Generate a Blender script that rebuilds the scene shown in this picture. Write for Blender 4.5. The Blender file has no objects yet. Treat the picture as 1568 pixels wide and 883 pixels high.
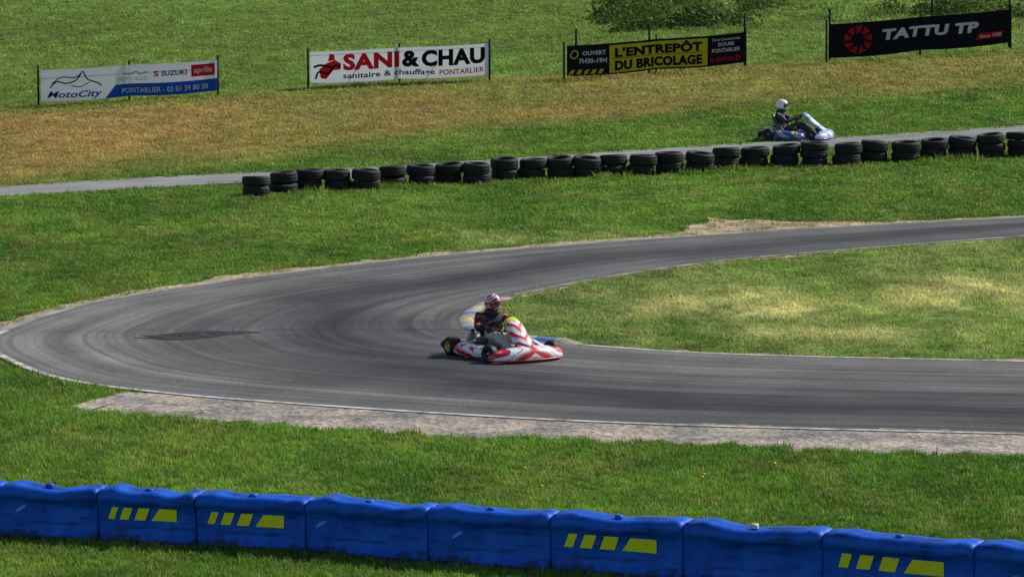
import bpy, math, random
import numpy as np
from mathutils import Vector, Matrix
random.seed(7); rng=np.random.default_rng(7)
scn=bpy.context.scene
# ------------------------------------------------------------------ survey
F=6500.0; CX=784.0; CY=441.5; H=8.8; YH=-335.0
P=math.atan((CY-YH)/F); cp,sp=math.cos(P),math.sin(P)
def sstep(a,b,x):
    t=np.clip((x-a)/(b-a),0,1); return t*t*(3-2*t)
def hgt(x,y):
    x=np.asarray(x,float); y=np.asarray(y,float)
    z=0.04*40*np.tanh((x+4)/40)*sstep(80,115,y)
    z=z+2.7*np.exp(-((y-166)/13.0)**2)*sstep(3.5,13,x)*sstep(138,150,y)*(1+0.12*np.sin(x*0.9)+0.1*np.sin(x*2.1+y*0.7))
    z=z+0.0012*np.clip(y-185,0,1200)**1.45
    return z
def G(u,v,dz=0.0):
    d=Vector(((u-CX)/F, cp-(v-CY)/F*sp, -sp-(v-CY)/F*cp))
    f=lambda t: H+d.z*t-float(hgt(d.x*t,d.y*t))
    t=35.0; 
    while f(t)>0 and t<900: t+=1.0
    a,b=t-1.0,t
    for _ in range(30):
        m=(a+b)/2
        if f(m)>0: a=m
        else: b=m
    x,y=d.x*a,d.y*a
    return Vector((x,y,float(hgt(x,y))+dz))
def PX(x,y,z):
    x=np.asarray(x,float);y=np.asarray(y,float);z=np.asarray(z,float)-H
    zc=y*cp-z*sp; yc=y*sp+z*cp
    return CX+F*x/zc, CY-F*yc/zc
# ------------------------------------------------------------------ noise
def _hash(i,j,s):
    n=(i*374761393+j*668265263+s*1442695041)&0xffffffff
    n=((n^(n>>13))*1274126177)&0xffffffff
    return ((n^(n>>16))&0xffff)/65535.0
def vnoise(x,y,s=0):
    x=np.asarray(x,float);y=np.asarray(y,float)
    i=np.floor(x).astype(np.int64);j=np.floor(y).astype(np.int64)
    fx=x-i;fy=y-j;fx=fx*fx*(3-2*fx);fy=fy*fy*(3-2*fy)
    a=_hash(i,j,s);b=_hash(i+1,j,s);c=_hash(i,j+1,s);d=_hash(i+1,j+1,s)
    return (a*(1-fx)+b*fx)*(1-fy)+(c*(1-fx)+d*fx)*fy
def fbm(x,y,s=0,o=4):
    r=0;a=.5
    for k in range(o):
        r=r+a*vnoise(x*2**k,y*2**k,s+k*17); a*=.5
    return r
# ------------------------------------------------------------------ materials
MATS={}
def nodes(m):
    m.use_nodes=True; return m.node_tree.nodes,m.node_tree.links
def mat(name,col,rough=.5,metal=0.0,var=.18,scale=30,coat=0.0,bump=0.0,bscale=200,spec=.5):
    if name in MATS: return MATS[name]
    m=bpy.data.materials.new(name); N,L=nodes(m); b=N['Principled BSDF']
    tc=N.new('ShaderNodeTexCoord'); nz=N.new('ShaderNodeTexNoise'); nz.inputs['Scale'].default_value=scale; nz.inputs['Detail'].default_value=5
    L.new(tc.outputs['Object'],nz.inputs['Vector'])
    mx=N.new('ShaderNodeMix'); mx.data_type='RGBA'
    mx.inputs['A'].default_value=(*[c*(1-var) for c in col],1); mx.inputs['B'].default_value=(*[min(1,c*(1+var)) for c in col],1)
    L.new(nz.outputs['Fac'],mx.inputs['Factor']); L.new(mx.outputs['Result'],b.inputs['Base Color'])
    b.inputs['Roughness'].default_value=rough; b.inputs['Metallic'].default_value=metal
    b.inputs['Coat Weight'].default_value=coat; b.inputs['Specular IOR Level'].default_value=spec
    if bump:
        n2=N.new('ShaderNodeTexNoise'); n2.inputs['Scale'].default_value=bscale
        bp=N.new('ShaderNodeBump'); bp.inputs['Strength'].default_value=bump; bp.inputs['Distance'].default_value=.02
        L.new(tc.outputs['Object'],n2.inputs['Vector']); L.new(n2.outputs['Fac'],bp.inputs['Height']); L.new(bp.outputs['Normal'],b.inputs['Normal'])
    MATS[name]=m; return m
def ramp(N,stops,const=False):
    r=N.new('ShaderNodeValToRGB'); cr=r.color_ramp
    if const: cr.interpolation='CONSTANT'
    while len(cr.elements)<len(stops): cr.elements.new(.5)
    for e,(p,c) in zip(cr.elements,stops):
        e.position=p; e.color=(*c,1) if len(c)==3 else c
    return r
def livery(name,stops,scale=(3,7,7),rot=(0.3,.5,.4),seed=0,rough=.3):
    m=bpy.data.materials.new(name);N,L=nodes(m);b=N['Principled BSDF']
    tc=N.new('ShaderNodeTexCoord');mp=N.new('ShaderNodeMapping')
    mp.inputs['Scale'].default_value=scale;mp.inputs['Rotation'].default_value=rot;mp.inputs['Location'].default_value=(seed,seed*.7,seed*.3)
    v=N.new('ShaderNodeTexVoronoi');v.inputs['Scale'].default_value=1.0
    r=ramp(N,stops,True)
    L.new(tc.outputs['Object'],mp.inputs['Vector']);L.new(mp.outputs['Vector'],v.inputs['Vector'])
    L.new(v.outputs['Color'],r.inputs['Fac']);L.new(r.outputs['Color'],b.inputs['Base Color'])
    b.inputs['Roughness'].default_value=rough;b.inputs['Coat Weight'].default_value=.4 if rough<.5 else 0
    return m
def slashes(name,stops,coef,period,dist=.06,off=0.0,rough=.3,nsc=5):
    m=bpy.data.materials.new(name);N,L=nodes(m);b=N['Principled BSDF'];tc=N.new('ShaderNodeTexCoord');sx=N.new('ShaderNodeSeparateXYZ');L.new(tc.outputs['Object'],sx.inputs[0])
    ab=N.new('ShaderNodeMath');ab.operation='ABSOLUTE';L.new(sx.outputs['Y'],ab.inputs[0])
    cx=N.new('ShaderNodeCombineXYZ');L.new(sx.outputs['X'],cx.inputs[0]);L.new(ab.outputs[0],cx.inputs[1]);L.new(sx.outputs['Z'],cx.inputs[2])
    nz=N.new('ShaderNodeTexNoise');nz.inputs['Scale'].default_value=nsc;nz.inputs['Detail'].default_value=1;L.new(cx.outputs[0],nz.inputs['Vector'])
    dt=N.new('ShaderNodeVectorMath');dt.operation='DOT_PRODUCT';dt.inputs[1].default_value=coef;L.new(cx.outputs[0],dt.inputs[0])
    ma=N.new('ShaderNodeMath');ma.operation='MULTIPLY_ADD';ma.inputs[1].default_value=dist*4;L.new(nz.outputs['Fac'],ma.inputs[0]);L.new(dt.outputs['Value'],ma.inputs[2])
    dv=N.new('ShaderNodeMath');dv.operation='MULTIPLY_ADD';dv.inputs[1].default_value=1/period;dv.inputs[2].default_value=off+10;L.new(ma.outputs[0],dv.inputs[0])
    fr=N.new('ShaderNodeMath');fr.operation='FRACT';L.new(dv.outputs[0],fr.inputs[0]);r=ramp(N,stops,True);L.new(fr.outputs[0],r.inputs[0]);L.new(r.outputs[0],b.inputs['Base Color'])
    b.inputs['Roughness'].default_value=rough;b.inputs['Coat Weight'].default_value=.3 if rough<.5 else 0
    return m
# ------------------------------------------------------------------ mesh helpers
def add(name,verts,faces,mats,parent=None,smooth=True,fm=None,loc=None):
    me=bpy.data.meshes.new(name); me.from_pydata([tuple(v) for v in verts],[],faces); me.update()
    for m in (mats if isinstance(mats,(list,tuple)) else [mats]): me.materials.append(m)
    if smooth: me.polygons.foreach_set('use_smooth',[True]*len(me.polygons))
    if fm is not None: me.polygons.foreach_set('material_index',fm)
    o=bpy.data.objects.new(name,me); scn.collection.objects.link(o)
    if parent: o.parent=parent
    if loc is not None: o.location=loc
    return o
def empty(name,loc=(0,0,0),rz=0):
    e=bpy.data.objects.new(name,None); e.empty_display_size=.2; scn.collection.objects.link(e); e.location=loc; e.rotation_euler=(0,0,rz); return e
class MB:
    def __init__(s): s.v=[];s.f=[];s.m=[]
    def put(s,v,f,m=0):
        o=len(s.v); s.v+= [tuple(x) for x in v]; s.f+=[tuple(i+o for i in q) for q in f]; s.m+= [m]*len(f)
    def tube(s,pts,r,n=8,m=0,closed=False):
        pts=[Vector(p) for p in pts]; k=len(pts)
        if not isinstance(r,(list,tuple)): r=[r]*k
        tans=[]
        for i in range(k):
            if closed: t=pts[(i+1)%k]-pts[i-1]
            else: t=pts[min(i+1,k-1)]-pts[max(i-1,0)]
            tans.append(t.normalized())
        a=Vector((0,0,1)) if abs(tans[0].z)<.9 else Vector((1,0,0))
        nrm=(a-tans[0]*a.dot(tans[0])).normalized(); V=[];Fc=[]
        for i in range(k):
            nrm=(nrm-tans[i]*nrm.dot(tans[i])).normalized(); bn=tans[i].cross(nrm)
            for j in range(n):
                an=2*math.pi*j/n; V.append(pts[i]+(nrm*math.cos(an)+bn*math.sin(an))*r[i])
        for i in range(k if closed else k-1):
            i2=(i+1)%k
            for j in range(n):
                Fc.append((i*n+j,i*n+(j+1)%n,i2*n+(j+1)%n,i2*n+j))
        if not closed:
            Fc.append(tuple(reversed(range(n)))); Fc.append(tuple((k-1)*n+j for j in range(n)))
        s.put(V,Fc,m)
    def loft(s,rings,m=0,cap=True):
        n=len(rings[0]);V=[p for r in rings for p in r];Fc=[]
        for i in range(len(rings)-1):
            for j in range(n): Fc.append((i*n+j,i*n+(j+1)%n,(i+1)*n+(j+1)%n,(i+1)*n+j))
        if cap: Fc.append(tuple(reversed(range(n))));Fc.append(tuple((len(rings)-1)*n+j for j in range(n)))
        s.put(V,Fc,m)
    def lathe(s,prof,c,axis,n=28,m=0,closed=True):
        ax=Vector(axis).normalized(); a=Vector((0,0,1)) if abs(ax.z)<.9 else Vector((1,0,0))
        e1=(a-ax*a.dot(ax)).normalized();e2=ax.cross(e1);c=Vector(c);V=[];Fc=[];k=len(prof)
        for j in range(n):
            t=2*math.pi*j/n
            for r,h in prof: V.append(c+ax*h+(e1*math.cos(t)+e2*math.sin(t))*r)
        for j in range(n):
            j2=(j+1)%n
            for i in range(k if closed else k-1):
                i2=(i+1)%k; Fc.append((j*k+i,j*k+i2,j2*k+i2,j2*k+i))
        s.put(V,Fc,m)
    def box(s,c,d,m=0,bev=.15):
        c=Vector(c);rings=[]
        for fx,sc in [(-.5,.8),(-.46,.95),(-.4,1),(.4,1),(.46,.95),(.5,.8)]:
            rg=[]
            for (yy,zz) in [(-.5,-.5+bev),(-.5,.5-bev),(-.5+bev,.5),(.5-bev,.5),(.5,.5-bev),(.5,-.5+bev),(.5-bev,-.5),(-.5+bev,-.5)]:
                rg.append(c+Vector((fx*d[0],yy*d[1]*sc,zz*d[2]*sc)))
            rings.append(rg)
        s.loft(rings,m)
    def make(s,name,mats,parent=None,smooth=True,loc=None):
        return add(name,s.v,s.f,mats,parent,smooth,s.m,loc)
def catmull(pts,n):
    P_=[Vector(p) for p in pts]; P_=[2*P_[0]-P_[1]]+P_+[2*P_[-1]-P_[-2]]; out=[]; m=len(P_)-3
    for i in range(n):
        t=i/(n-1)*m; k=min(int(t),m-1); t-=k; a,b,c,d=P_[k:k+4]
        out.append(.5*((2*b)+(c-a)*t+(2*a-5*b+4*c-d)*t*t+(3*b-a-3*c+d)*t**3))
    return out
def strip(name,A,B,mt,z,na=1,line=None):
    n=len(A);V=[];Fc=[];UV=[];s=0;DL=[]
    for i in range(n):
        if i: s+=((A[i]-A[i-1]).length+(B[i]-B[i-1]).length)/2
        for k in range(na+1):
            p=A[i].lerp(B[i],k/na); V.append((p.x,p.y,float(hgt(p.x,p.y))+z)); UV.append((k/na,s))
            if line is not None: DL.append(k/na-line[i])
    for i in range(n-1):
        for k in range(na):
            a=i*(na+1)+k; Fc.append((a,a+1,a+na+2,a+na+1))
    o=add(name,V,Fc,mt,smooth=True)
    me=o.data; ul=me.uv_layers.new(name='UVMap'); 
    vi=np.zeros(len(me.loops),dtype=np.int32); me.loops.foreach_get('vertex_index',vi)
    ul.data.foreach_set('uv',np.array(UV)[vi].ravel())
    if line is not None:
        at=me.attributes.new('dl','FLOAT','POINT');at.data.foreach_set('value',DL)
    if me.polygons[len(me.polygons)//2].normal.z<0: me.flip_normals()
    return o
def normals(C):
    out=[]
    for i in range(len(C)):
        t=C[min(i+1,len(C)-1)]-C[max(i-1,0)]; t=Vector((t.x,t.y,0)).normalized(); out.append(Vector((-t.y,t.x,0)))
    return out
# ------------------------------------------------------------------ track layout
pairs=[((1568,333),(1568,362)),((1400,342),(1400,375)),((1220,352),(1250,387)),((1050,363),(1100,401)),
((880,375),(980,417)),((700,390),(880,434)),((500,411),(800,450)),((300,438),(745,463)),((130,467),(718,476)),((0,508),(707,487)),
((-25,527),(706,494)),((0,549),(711,503)),((90,582),(730,511)),((260,605),(770,518)),((500,624),(840,524)),((750,640),(920,531)),
((950,650),(1050,540)),((1200,658),(1250,547)),((1568,667),(1568,554))]
OA=[G(*a) for a,b in pairs]; IB=[G(*b) for a,b in pairs]
def extend(L_,n0=3,n1=3,step=8):
    d0=(L_[0]-L_[1]).normalized();d1=(L_[-1]-L_[-2]).normalized()
    return [L_[0]+d0*step*k for k in range(n0,0,-1)]+L_+[L_[-1]+d1*step*k for k in range(1,n1+1)]
OA=extend(OA);IB=extend(IB)
NT=420
OC=catmull(OA,NT);IC=catmull(IB,NT)
ON=normals(OC);IN=normals(IC)
def tt(i): return int((i+3)/(len(OA)-1)*(NT-1))
RL=[float(np.interp(i,[tt(0),tt(4),tt(7),tt(9.5),tt(12),tt(14),tt(16),tt(18)],[.5,.5,.56,.72,.66,.45,.30,.25])) for i in range(NT)]
def asphalt(name,light,track=True):
    m=bpy.data.materials.new(name);N,L=nodes(m);b=N['Principled BSDF']
    uv=N.new('ShaderNodeUVMap');tc=N.new('ShaderNodeTexCoord')
    if track:
        sx=N.new('ShaderNodeAttribute');sx.attribute_name='dl';src=sx.outputs['Fac']
        r=ramp(N,[(0,(.146,.142,.135)),(.22,(.112,.110,.106)),(.38,(.068,.068,.068)),(.5,(.042,.042,.044)),(.62,(.060,.060,.062)),(.78,(.100,.098,.096)),(1,(.134,.13,.125))])
    else:
        s_=N.new('ShaderNodeSeparateXYZ');L.new(uv.outputs['UV'],s_.inputs[0]);src=s_.outputs['X'];r=ramp(N,[(0,(light,light*.99,light*.96)),(1,(light*.9,)*3)])
    nzw=N.new('ShaderNodeTexNoise');nzw.inputs['Scale'].default_value=.22;nzw.inputs['Detail'].default_value=4;L.new(tc.outputs['Object'],nzw.inputs['Vector'])
    mw=N.new('ShaderNodeMath');mw.operation='MULTIPLY_ADD';mw.inputs[1].default_value=.5;L.new(nzw.outputs['Fac'],mw.inputs[0])
    ms=N.new('ShaderNodeMath');ms.operation='MULTIPLY_ADD';ms.inputs[1].default_value=.85 if track else 1;ms.inputs[2].default_value=.25 if track else -.25;L.new(src,ms.inputs[0]);L.new(ms.outputs[0],mw.inputs[2])
    L.new(mw.outputs[0],r.inputs['Fac'])
    def streak(sa,sl,lo,hi,det=4):
        mp=N.new('ShaderNodeMapping');mp.inputs['Scale'].default_value=(sa,sl,1);L.new(uv.outputs['UV'],mp.inputs['Vector'])
        nz=N.new('ShaderNodeTexNoise');nz.inputs['Scale'].default_value=1;nz.inputs['Detail'].default_value=det;nz.inputs['Distortion'].default_value=.4;L.new(mp.outputs[0],nz.inputs['Vector'])
        mr=N.new('ShaderNodeMapRange');mr.inputs['From Min'].default_value=.32;mr.inputs['From Max'].default_value=.68;mr.inputs['To Min'].default_value=lo;mr.inputs['To Max'].default_value=hi
        L.new(nz.outputs['Fac'],mr.inputs['Value']);return mr.outputs[0]
    def mul(a,bv):
        mm=N.new('ShaderNodeVectorMath');mm.operation='SCALE';L.new(a,mm.inputs[0]);L.new(bv,mm.inputs['Scale']);return mm.outputs[0]
    c=mul(r.outputs['Color'],streak(30,.10,.70,1.26))
    c=mul(c,streak(8,.06,.78,1.18));c=mul(c,streak(75,.05,.82,1.16,2))
    def nzm(sc,lo,hi):
        n3=N.new('ShaderNodeTexNoise');n3.inputs['Scale'].default_value=sc;n3.inputs['Detail'].default_value=6;L.new(tc.outputs['Object'],n3.inputs['Vector'])
        mr=N.new('ShaderNodeMapRange');mr.inputs['From Min'].default_value=.3;mr.inputs['From Max'].default_value=.7;mr.inputs['To Min'].default_value=lo;mr.inputs['To Max'].default_value=hi;L.new(n3.outputs['Fac'],mr.inputs['Value']);return n3,mr.outputs[0]
    n3,o3=nzm(40,.60,1.42);c=mul(c,o3);_,o4=nzm(.7,.82,1.18);c=mul(c,o4)
    L.new(c,b.inputs['Base Color']);b.inputs['Roughness'].default_value=.9;b.inputs['Specular IOR Level'].default_value=.12
    bp=N.new('ShaderNodeBump');bp.inputs['Strength'].default_value=.5;bp.inputs['Distance'].default_value=.01;L.new(n3.outputs['Fac'],bp.inputs['Height']);L.new(bp.outputs[0],b.inputs['Normal'])
    return m
strip('race_track',OC,IC,asphalt('asphalt_rubbered',.1),.015,24,RL)
far_u=[(0,288),(200,275),(370,267),(600,256),(900,237),(1150,221),(1300,212),(1568,194)]
far_l=[(0,302),(200,290),(370,281),(600,269),(900,249),(1150,233),(1300,224),(1568,206)]
FU=catmull(extend([G(*p) for p in far_u],4,4,10),160);FL=catmull(extend([G(*p) for p in far_l],4,4,10),160)
strip('return_track',FU,FL,asphalt('asphalt_pale',.235,False),.015,4)
def worn(name,col,under,lo=.42,hi=.58,scale=3,cells=None):
    m=bpy.data.materials.new(name);N,L=nodes(m);b=N['Principled BSDF'];tc=N.new('ShaderNodeTexCoord');uv=N.new('ShaderNodeUVMap')
    nz=N.new('ShaderNodeTexNoise');nz.inputs['Scale'].default_value=scale;nz.inputs['Detail'].default_value=8;nz.inputs['Roughness'].default_value=.7;L.new(tc.outputs['Object'],nz.inputs['Vector'])
    r=ramp(N,[(lo,(0,0,0)),(hi,(1,1,1))]);L.new(nz.outputs['Fac'],r.inputs['Fac'])
    mx=N.new('ShaderNodeMix');mx.data_type='RGBA';mx.inputs['A'].default_value=(*under,1);L.new(r.outputs['Color'],mx.inputs['Factor'])
    if cells:
        sx=N.new('ShaderNodeSeparateXYZ');L.new(uv.outputs[0],sx.inputs[0]);md=N.new('ShaderNodeMath');md.operation='FRACT'
        dv=N.new('ShaderNodeMath');dv.operation='DIVIDE';dv.inputs[1].default_value=cells[0];L.new(sx.outputs['Y'],dv.inputs[0]);L.new(dv.outputs[0],md.inputs[0])
        rr=ramp(N,cells[1],True);L.new(md.outputs[0],rr.inputs['Fac']);L.new(rr.outputs['Color'],mx.inputs['B'])
    else: mx.inputs['B'].default_value=(*col,1)
    L.new(mx.outputs['Result'],b.inputs['Base Color']);b.inputs['Roughness'].default_value=.85;b.inputs['Specular IOR Level'].default_value=.2
    return m
white_w=worn('worn_white_paint',(.52,.51,.47),(.17,.16,.15),.38,.56,2.5)
b=tt(18)+20
strip('edge_line',[OC[i]+ON[i]*.02 for i in range(tt(9),b)],[OC[i]+ON[i]*.14 for i in range(tt(9),b)],white_w,.021)
strip('edge_line',[OC[i]-ON[i]*.10 for i in range(0,tt(9)+1)],[OC[i]+ON[i]*.10 for i in range(0,tt(9)+1)],worn('worn_concrete_edge',(.34,.32,.285),(.15,.14,.115),.40,.62,1.5),.021)
strip('edge_line',[IC[i]-IN[i]*.08 for i in range(tt(14.6),NT)],[IC[i]+IN[i]*.02 for i in range(tt(14.6),NT)],white_w,.021)
strip('edge_line',[IC[i]-IN[i]*.06 for i in range(0,tt(7))],[IC[i]+IN[i]*.12 for i in range(0,tt(7))],worn('worn_tan_edge',(.28,.25,.2),(.11,.10,.08),.42,.6,1.5),.021)
NF=normals(FU);strip('edge_line',[FU[i]-NF[i]*.02 for i in range(160)],[FU[i]-NF[i]*-.12 for i in range(160)],worn('pale_edge',(.36,.36,.34),(.22,.22,.21),.35,.5,2),.021)
def patch(u0,u1,w,col,nm):
    idx=[i for i in range(tt(12),NT-30) if u0<=float(PX(OC[i].x,OC[i].y,0)[0])<=u1]
    if len(idx)>2: strip('painted_edge_patch',[OC[i]+ON[i]*.15 for i in idx],[OC[i]+ON[i]*w for i in idx],worn(nm,col,(.11,.11,.11),.5,.62,4),.021)
patch(265,345,.38,(.10,.16,.36),'worn_blue');patch(1050,1180,.28,(.38,.34,.09),'worn_yellow');patch(1330,1480,.28,(.3,.27,.09),'worn_yellow2')
ka,kb=tt(6.4),tt(14.7)
km=worn('kerb_paint',(0,0,0),(.20,.185,.16),.42,.55,3.4,(1.9,[(0,(.34,.32,.28)),(.30,(.05,.12,.30)),(.50,(.34,.32,.28)),(.70,(.44,.37,.05)),(.90,(.34,.32,.28))]))
V=[];Fc=[];UV=[];s=0;prof=[(-.03,.012),(0.0,.03),(.07,.045),(.17,.055),(.22,.005)]
for q,i in enumerate(range(ka,kb)):
    if q: s+=(IC[i]-IC[i-1]).length
    tp=min(1,(q+1)/8,(kb-ka-q)/8)
    for w,z in prof:
        p=IC[i]+IN[i]*w; V.append((p.x,p.y,float(hgt(p.x,p.y))+z*tp+.008));UV.append((w,s))
k=len(prof)
for q in range(kb-ka-1):
    for j in range(k-1): Fc.append((q*k+j,q*k+j+1,(q+1)*k+j+1,(q+1)*k+j))
ko=add('apex_kerb',V,Fc,km); ul=ko.data.uv_layers.new(name='UVMap');vi=np.zeros(len(ko.data.loops),dtype=np.int32);ko.data.loops.foreach_get('vertex_index',vi);ul.data.foreach_set('uv',np.array(UV)[vi].ravel())
# gravel shoulder
shl=[((190,600),(106,623)),((250,604),(170,633)),((320,609),(300,641)),((450,620),(450,653)),((600,631),(600,664)),((800,643),(800,673)),((1000,652),(1000,681)),((1200,658),(1200,688)),((1400,663),(1400,695)),((1568,667),(1568,703))]
SA=catmull(extend([G(*a) for a,b in shl],0,3),300);SB=catmull(extend([G(*b) for a,b in shl],0,3),300)
NB=normals(SB)
SB2=[SB[i]+NB[i]*float((fbm(i*.3,3.3,5,3)-.45)*1.1+(vnoise(i*.8,.5,8)-.5)*.2)*min(1,i/12) for i in range(300)]
def gravel_mat(name,c1,c2,c3):
    m=bpy.data.materials.new(name);N,L=nodes(m);b=N['Principled BSDF'];tc=N.new('ShaderNodeTexCoord')
    n1=N.new('ShaderNodeTexNoise');n1.inputs['Scale'].default_value=1.1;n1.inputs['Detail'].default_value=9;n1.inputs['Roughness'].default_value=.75
    n2=N.new('ShaderNodeTexVoronoi');n2.inputs['Scale'].default_value=15
    L.new(tc.outputs['Object'],n1.inputs[0]);L.new(tc.outputs['Object'],n2.inputs['Vector'])
    r=ramp(N,[(.38,c1),(.5,c2),(.62,c3)]);L.new(n1.outputs['Fac'],r.inputs[0])
    mr=N.new('ShaderNodeMapRange');mr.inputs['To Min'].default_value=.4;mr.inputs['To Max'].default_value=1.5;L.new(n2.outputs['Color'],mr.inputs['Value'])
    vm=N.new('ShaderNodeVectorMath');vm.operation='SCALE';L.new(r.outputs[0],vm.inputs[0]);L.new(mr.outputs[0],vm.inputs['Scale']);L.new(vm.outputs[0],b.inputs['Base Color'])
    b.inputs['Roughness'].default_value=.95;bp=N.new('ShaderNodeBump');bp.inputs['Strength'].default_value=.8;bp.inputs['Distance'].default_value=.02;L.new(n2.outputs['Distance'],bp.inputs['Height']);L.new(bp.outputs[0],b.inputs['Normal'])
    return m
strip('gravel_shoulder',SA,SB2,gravel_mat('gravel',(.13,.12,.11),(.26,.225,.19),(.40,.32,.24)),.010,6)
soil=gravel_mat('soil',(.15,.115,.07),(.32,.225,.13),(.44,.33,.2))
va=[];vb=[]
for i in range(0,tt(9.3)):
    u=float(PX(OC[i].x,OC[i].y,0)[0]); w=.32+1.4*max(0,float(fbm(i*.22,1.7,9))-.42)
    w+=2.0*math.exp(-((u-1190)/90)**2)*(.6+.6*float(vnoise(i*.6,.3,3)))
    va.append(OC[i]+ON[i]*.0);vb.append(OC[i]-ON[i]*w)
strip('soil_verge',va,vb,soil,.009,3)
SOILP=va[::2]+vb[::2][::-1]
def verge(r0,r1,base,amp,sd):
    va=[];vb=[]
    for i in range(r0,r1):
        w=base+amp*max(0,float(fbm(i*.3,7.7,sd))-.42); va.append(IC[i]);vb.append(IC[i]+IN[i]*w)
    strip('soil_verge',va,vb,soil,.009,2); return va[::2]+vb[::2][::-1]
SP2=verge(0,tt(6.4),.16,1.0,19);SP3=verge(tt(14.7),NT,.10,.7,29)
rub=worn('rubber_mark',(.016,.016,.017),(.05,.05,.05),.34,.54,6)
for (u0,v0,u1,v1,w) in [(205,519,345,508,.14),(240,521,400,509,.20),(215,515,330,512,.12),(230,518,290,514,.16)]:
    pts=[G(u0+(u1-u0)*k/14,v0+(v1-v0)*k/14+1.5*math.sin(k*.5)) for k in range(15)]
    n=normals(pts);ww=[w*math.sin(math.pi*(k+.4)/15) *(1+.5*random.random()) for k in range(15)]
    strip('skid_mark',[pts[k]+n[k]*ww[k] for k in range(15)],[pts[k]-n[k]*ww[k] for k in range(15)],rub,.019+.0015*random.random())
pts=[G(400+310*k/20,506+.35*math.sin(k*2.3)) for k in range(21)];n=normals(pts)
strip('paving_joint',[p+q*.02 for p,q in zip(pts,n)],[p-q*.02 for p,q in zip(pts,n)],worn('tar_joint',(.03,.03,.03),(.065,.065,.065),.4,.6,2),.0188)
# ------------------------------------------------------------------ colour field of the turf
def dryness(u,v,x,y):
    vc=np.interp(u,[-200,0,400,700,1100,1568,1800],[232,226,190,160,136,105,95])
    hw=np.interp(u,[-200,0,400,700,1100,1568,1800],[62,60,56,44,36,30,28])
    n=fbm(x*.35,y*.12,40); n2=fbm(x*1.5,y*.7,60)
    d=sstep(1.3,.5,np.abs(v-vc)/hw)*np.interp(u,[0,500,900,1568],[.95,.75,.75,.6])*(.35+1.2*n)
    inf=(u>700)&(v>355)&(v<560)
    g=1.2*np.exp(-((u-1130)/180)**2-((v-468)/20)**2)+1.1*np.exp(-((u-1230)/130)**2-((v-510)/11)**2)+.7*np.exp(-((u-1480)/160)**2-((v-450)/36)**2)+.32
    d=np.where(inf,np.clip(g*(-.15+1.9*n2),0,.95),d)
    base=np.clip((n2-.45)*.8,0,.2)
    return np.clip(np.maximum(d,base),0,1),inf
def turf(x,y):
    z=hgt(x,y); u,v=PX(x,y,z)
    d,inf=dryness(u,v,x,y)
    green=np.array([.165,.265,.042]); dry=np.array([.42,.28,.115]); pale=np.array([.60,.56,.28]); lush=np.array([.082,.185,.024])
    n=fbm(x*.5,y*.25,5)[:,None]; n2=fbm(x*2.2,y*1.4,8)[:,None]
    n=np.clip((n-.3)*2.0,0,1)
    c=lush*(1-n)+green*1.15*n
    tgt=np.where(inf[:,None],pale,dry)
    c=c*(1-d[:,None])+tgt*d[:,None]
    c=c*(.58+.84*n2)
    far=sstep(108,125,y)[:,None]*(1-d[:,None]); c=c*(1-far)+far*np.array([.19,.28,.068])*(.5+1.0*n2)*(.7+.6*fbm(x*.25,y*.08,51))[:,None]
    return c,d,u,v
xs=np.concatenate([-np.geomspace(1500,22,22),np.arange(-21,23,.4),np.geomspace(24,1500,22)])
ys=np.concatenate([-np.geomspace(600,5,12),np.arange(0,40,3),np.arange(40,110,.4),np.arange(110,190,.8),np.geomspace(192,2500,40)])
X,Y=np.meshgrid(xs,ys); Xf,Yf=X.ravel(),Y.ravel(); Zf=hgt(Xf,Yf)
nx,ny=len(xs),len(ys)
idx=np.arange(nx*ny).reshape(ny,nx)
q=np.stack([idx[:-1,:-1],idx[:-1,1:],idx[1:,1:],idx[1:,:-1]],-1).reshape(-1,4)
me=bpy.data.meshes.new('ground');me.from_pydata(np.stack([Xf,Yf,Zf],1).tolist(),[],q.tolist());me.update()
yy=np.clip(Yf,40,400)
cg,_,_,_=turf(Xf,yy)
ca=me.color_attributes.new('gcol','FLOAT_COLOR','POINT');ca.data.foreach_set('color',np.concatenate([cg,np.ones((len(cg),1))],1).ravel())
me.polygons.foreach_set('use_smooth',[True]*len(me.polygons))
m=bpy.data.materials.new('turf_soil');N,L=nodes(m);b=N['Principled BSDF'];at=N.new('ShaderNodeAttribute');at.attribute_name='gcol';tc=N.new('ShaderNodeTexCoord')
nz=N.new('ShaderNodeTexNoise');nz.inputs['Scale'].default_value=9;nz.inputs['Detail'].default_value=9;nz.inputs['Roughness'].default_value=.75;L.new(tc.outputs['Object'],nz.inputs[0])
mr=N.new('ShaderNodeMapRange');mr.inputs['From Min'].default_value=.3;mr.inputs['From Max'].default_value=.7;mr.inputs['To Min'].default_value=.4;mr.inputs['To Max'].default_value=.9;L.new(nz.outputs['Fac'],mr.inputs['Value'])
vm=N.new('ShaderNodeVectorMath');vm.operation='SCALE';L.new(at.outputs['Color'],vm.inputs[0]);L.new(mr.outputs[0],vm.inputs['Scale']);L.new(vm.outputs[0],b.inputs['Base Color']);b.inputs['Roughness'].default_value=1;b.inputs['Specular IOR Level'].default_value=.1
me.materials.append(m);go=bpy.data.objects.new('ground',me);scn.collection.objects.link(go)
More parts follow.
